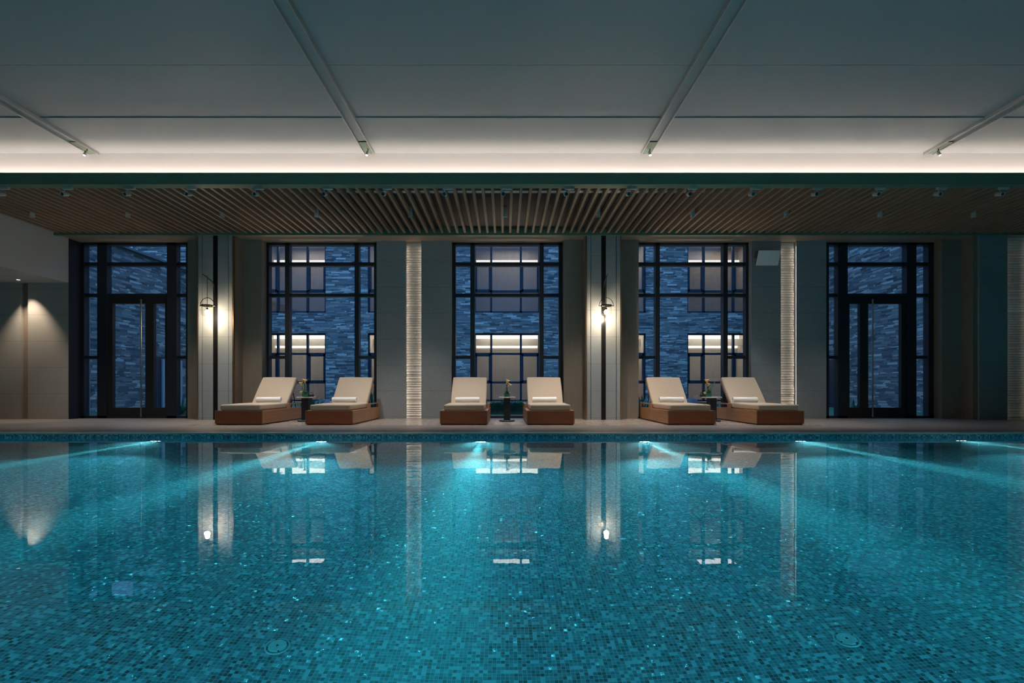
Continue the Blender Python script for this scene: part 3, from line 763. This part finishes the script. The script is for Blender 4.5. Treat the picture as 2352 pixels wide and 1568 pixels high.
# ================================================================== COURTYARD
struct('ground', box(-30, 30, 10.9, 60, -.3, 0.0), M['lawn'], 'dark lawn of the courtyard')
FY = 22.0; fx = lambda px: (px-1160)*FY/F; fz = lambda py, d=0: .7+(891-py)*(FY+d)/F
bld = empty('courtyard_building', (0, FY, 0), 'brick building across the courtyard with lit tall windows', 'building')
def L2(bl): return [(a, b, c-FY, d-FY, e_, f_) for a, b, c, d, e_, f_ in bl]
wc = [fx(672), fx(920), fx(1164.5), fx(1408), fx(1655)]; hw = 1.42
Z1, Z2, Z3, Z4 = fz(765), fz(718), 6.95, 9.0
b = []; xs = [-16] + sum([[c-hw, c+hw] for c in wc], []) + [16]
for i in range(0, len(xs), 2): b.append((xs[i], xs[i+1], FY, FY+.4, 0, Z4))
for c in wc: b += [(c-hw, c+hw, FY, FY+.4, Z1, Z2), (c-hw, c+hw, FY, FY+.4, Z3, Z4)]
build('brick_wall', box(L2(b)), M['ledge_x'], bld)
build('roof', box(L2([(-16.4, 16.4, FY-.6, FY+8, Z4, Z4+.25)])), M['roof'], bld)
for i, c in enumerate(wc):
    for (z0, z1, bars, low) in ((.12, Z1, (fz(812), fz(878)), True), (Z2, Z3, (fz(668), fz(604)), False)):
        fr = [(c-hw, c-hw+.07, FY+.1, FY+.2, z0, z1), (c+hw-.07, c+hw, FY+.1, FY+.2, z0, z1), (c-hw, c+hw, FY+.1, FY+.2, z1-.07, z1), (c-hw, c+hw, FY+.1, FY+.2, z0, z0+.08)]
        for mx_ in (-.68, .60): fr.append((c+mx_-.045, c+mx_+.045, FY+.1, FY+.2, z0, z1))
        for zb in bars: fr.append((c-hw, c+hw, FY+.1, FY+.2, zb-.045, zb+.045))
        # opening casement sash in the side bays
        zl, zh = (bars[1], bars[0]) if low else (bars[0], bars[1])
        for (a0, a1) in ((c-hw+.07, c-.725), (c+.645, c+hw-.07)):
            fr += [(a0, a0+.06, FY+.09, FY+.21, zl, zh), (a1-.06, a1, FY+.09, FY+.21, zl, zh), (a0, a1, FY+.09, FY+.21, zh-.11, zh), (a0, a1, FY+.09, FY+.21, zl, zl+.09)]
        f = build('window_frame', box(L2(fr)), M['bframe'], bld)
        build('pane', box(L2([(c-hw+.03, c+hw-.03, FY+.15, FY+.155, z0+.03, z1-.03)])), M['bpane'], f)
        dp = 1.6
        room = [(c-hw-.1, c+hw+.1, FY+dp, FY+dp+.1, z0-.1, z1+.3), (c-hw-.15, c-hw-.02, FY+.3, FY+dp, z0, z1+.3), (c+hw+.02, c+hw+.15, FY+.3, FY+dp, z0, z1+.3), (c-hw-.1, c+hw+.1, FY+.3, FY+dp, z1+.2, z1+.3), (c-hw-.1, c+hw+.1, FY+.3, FY+dp, z0-.12, z0-.02)]
        build('room_wall', box(L2(room)), M['curtain'], bld)
        if low:
            build('valance', box(L2([(c-hw, c+hw, FY+1.0, FY+1.08, fz(793, 1), fz(778, 1))])), M['valance'], bld)
            build('light_strip', box(L2([(c-hw+.02, c+hw-.02, FY+1.30, FY+1.34, fz(779, 1.3), fz(766, 1.3))])), M['led_room'], bld)
            build('light_strip', box(L2([(c-hw+.02, c+hw-.02, FY+1.48, FY+1.56, fz(799, 1.5), fz(794, 1.5))])), M['led_room'], bld)
            area('room_light', (c, FY+.8, Z1+.1), (0, 0, 0), 2.4, .8, 75, (1, .80, .60))
        else:
            build('light_strip', box(L2([(c-hw+.02, c+hw-.02, FY+1.3, FY+1.34, fz(602, 1.3), fz(597, 1.3))])), M['led_room2'], bld)
            area('room_light', (c+.2, FY+.8, Z3+.1), (0, 0, 0), 1.6, .8, 30, (1, .80, .64))
# wings
wl = empty('garden_wing', (-11.6, 16, 0), 'brick side wing seen through the door beside the alcove', 'building')
def W2(bl, o): return [(a-o, b-o, c-16, d-16, e_, f_) for a, b, c, d, e_, f_ in bl]
build('brick_wall', box(W2([(-12.2, -11.6, 11, 21.3, 0, 4.95)], -11.6)), M['ledge_y'], wl)
build('roof_edge', box(W2([(-12.3, -11.5, 11, 21.3, 4.95, 5.02)], -11.6)), M['roof'], wl)
build('doorway', box(W2([(-11.6, -11.54, 16.6, 18.3, 0, 1.75)], -11.6)), M['bframe'], wl)
build('door_panel', box(W2([(-11.56, -11.50, 17.2, 18.25, .05, 1.68)], -11.6)), plain('pale_door', (.35, .40, .46), .5), wl)
wr = empty('garden_wing', (12.0, 16, 0), 'taller brick side wing seen through the door past the last lounger', 'building')
build('brick_wall', box(W2([(12.0, 12.6, 11, 21.3, 0, 8.5)], 12.0)), M['ledge_y'], wr)
build('doorway', box(W2([(11.94, 12.0, 17.9, 19.6, 0, 1.75)], 12.0)), M['bframe'], wr)
build('door_panel', box(W2([(11.90, 11.96, 18.9, 19.5, .05, 1.68)], 12.0)), bpy.data.materials['pale_door'], wr)

# garden plants
def blades(bm, cx, cy_, z, n, L, spread, wd, rr, el0=.6, el1=1.45):
    for k in range(n):
        a = rr.uniform(0, 6.28); el = rr.uniform(el0, el1)
        leafblade(bm, (cx+rr.uniform(-spread, spread), cy_+rr.uniform(-spread, spread), z), (math.cos(a)*math.cos(el), math.sin(a)*math.cos(el), math.sin(el)), L*rr.uniform(.6, 1.1), wd, .8)
rr = random.Random(12)
bm = bmesh.new(); bxf(bm, -1.6, 1.6, 13.6, 14.6, 0, .30)
for k in range(5200):
    leafblade(bm, (rr.uniform(-1.6, 1.6), rr.choice([13.6, rr.uniform(13.6, 14.6)]), rr.uniform(.02, .30)), (rr.uniform(-.6, .6), rr.uniform(-1, .3), rr.uniform(.4, 1)), .09, .008)
build('low_hedge', bm, M['hedge'], label='low dark green clipped hedge behind the centre side table', cat='hedge', kind='stuff')
def spiky(x_, y, h, n, lab, seed):
    bm = bmesh.new(); blades(bm, 0, 0, 0, n, h, .12, .028, random.Random(seed)); build('spiky_plant', bm, M['hedge'], loc=(x_, y, 0), label=lab, cat='plant', group='spiky plants outside the windows')
P_ = lambda px, y: (px-1160)*y/F
spiky(P_(722, 13), 13, .75, 26, 'spiky plant outside the window between the first two loungers', 1)
spiky(P_(858, 13), 13, .80, 40, 'spiky plant outside the window behind the second lounger', 2)
spiky(P_(1472, 13), 13, .75, 34, 'spiky plant outside the window behind the lounger past the second lantern', 3)
spiky(P_(1655, 13), 13, .65, 26, 'spiky plant outside behind the outermost lounger', 4)
spiky(P_(420, 13.5), 13.5, .6, 26, 'spiky plant outside the door beside the alcove', 5)
spiky(P_(1965, 13.5), 13.5, .55, 24, 'spiky plant outside the door past the last lounger', 6)
def boulder(x_, y, r, lab, seed):
    bm = bmesh.new(); bmesh.ops.create_icosphere(bm, subdivisions=3, radius=r); q = random.Random(seed); ph = [q.uniform(0, 6) for _ in range(4)]
    for v in bm.verts:
        d = 1+.12*math.sin(5*v.co.x/r+ph[0])*math.cos(4*v.co.y/r+ph[1])+.08*math.sin(7*v.co.z/r+ph[2]); v.co = v.co*d; v.co.z *= .8
    build('garden_boulder', bm, M['rock'], smooth=True, loc=(x_, y, r*.35), label=lab, cat='boulder', group='rounded garden boulders')
boulder(P_(742, 14), 14, .34, 'rounded boulder outside the first window', 1)
boulder(P_(1583, 14), 14, .36, 'rounded boulder outside the window near the tilted panel', 2)
build('stone_bench', box((P_(730, 15.5), P_(762, 15.5), 15.3, 15.8, 0, .30), bevel=.02), plain('pale_bench_stone', (.45, .45, .42), .7), label='low pale stone slab outside the first window', cat='stone slab')
build('stone_bench', box((P_(1570, 15.5), P_(1594, 15.5), 15.3, 15.8, 0, .30), bevel=.02), bpy.data.materials['pale_bench_stone'], label='low pale stone slab outside the window near the tilted panel', cat='stone slab')
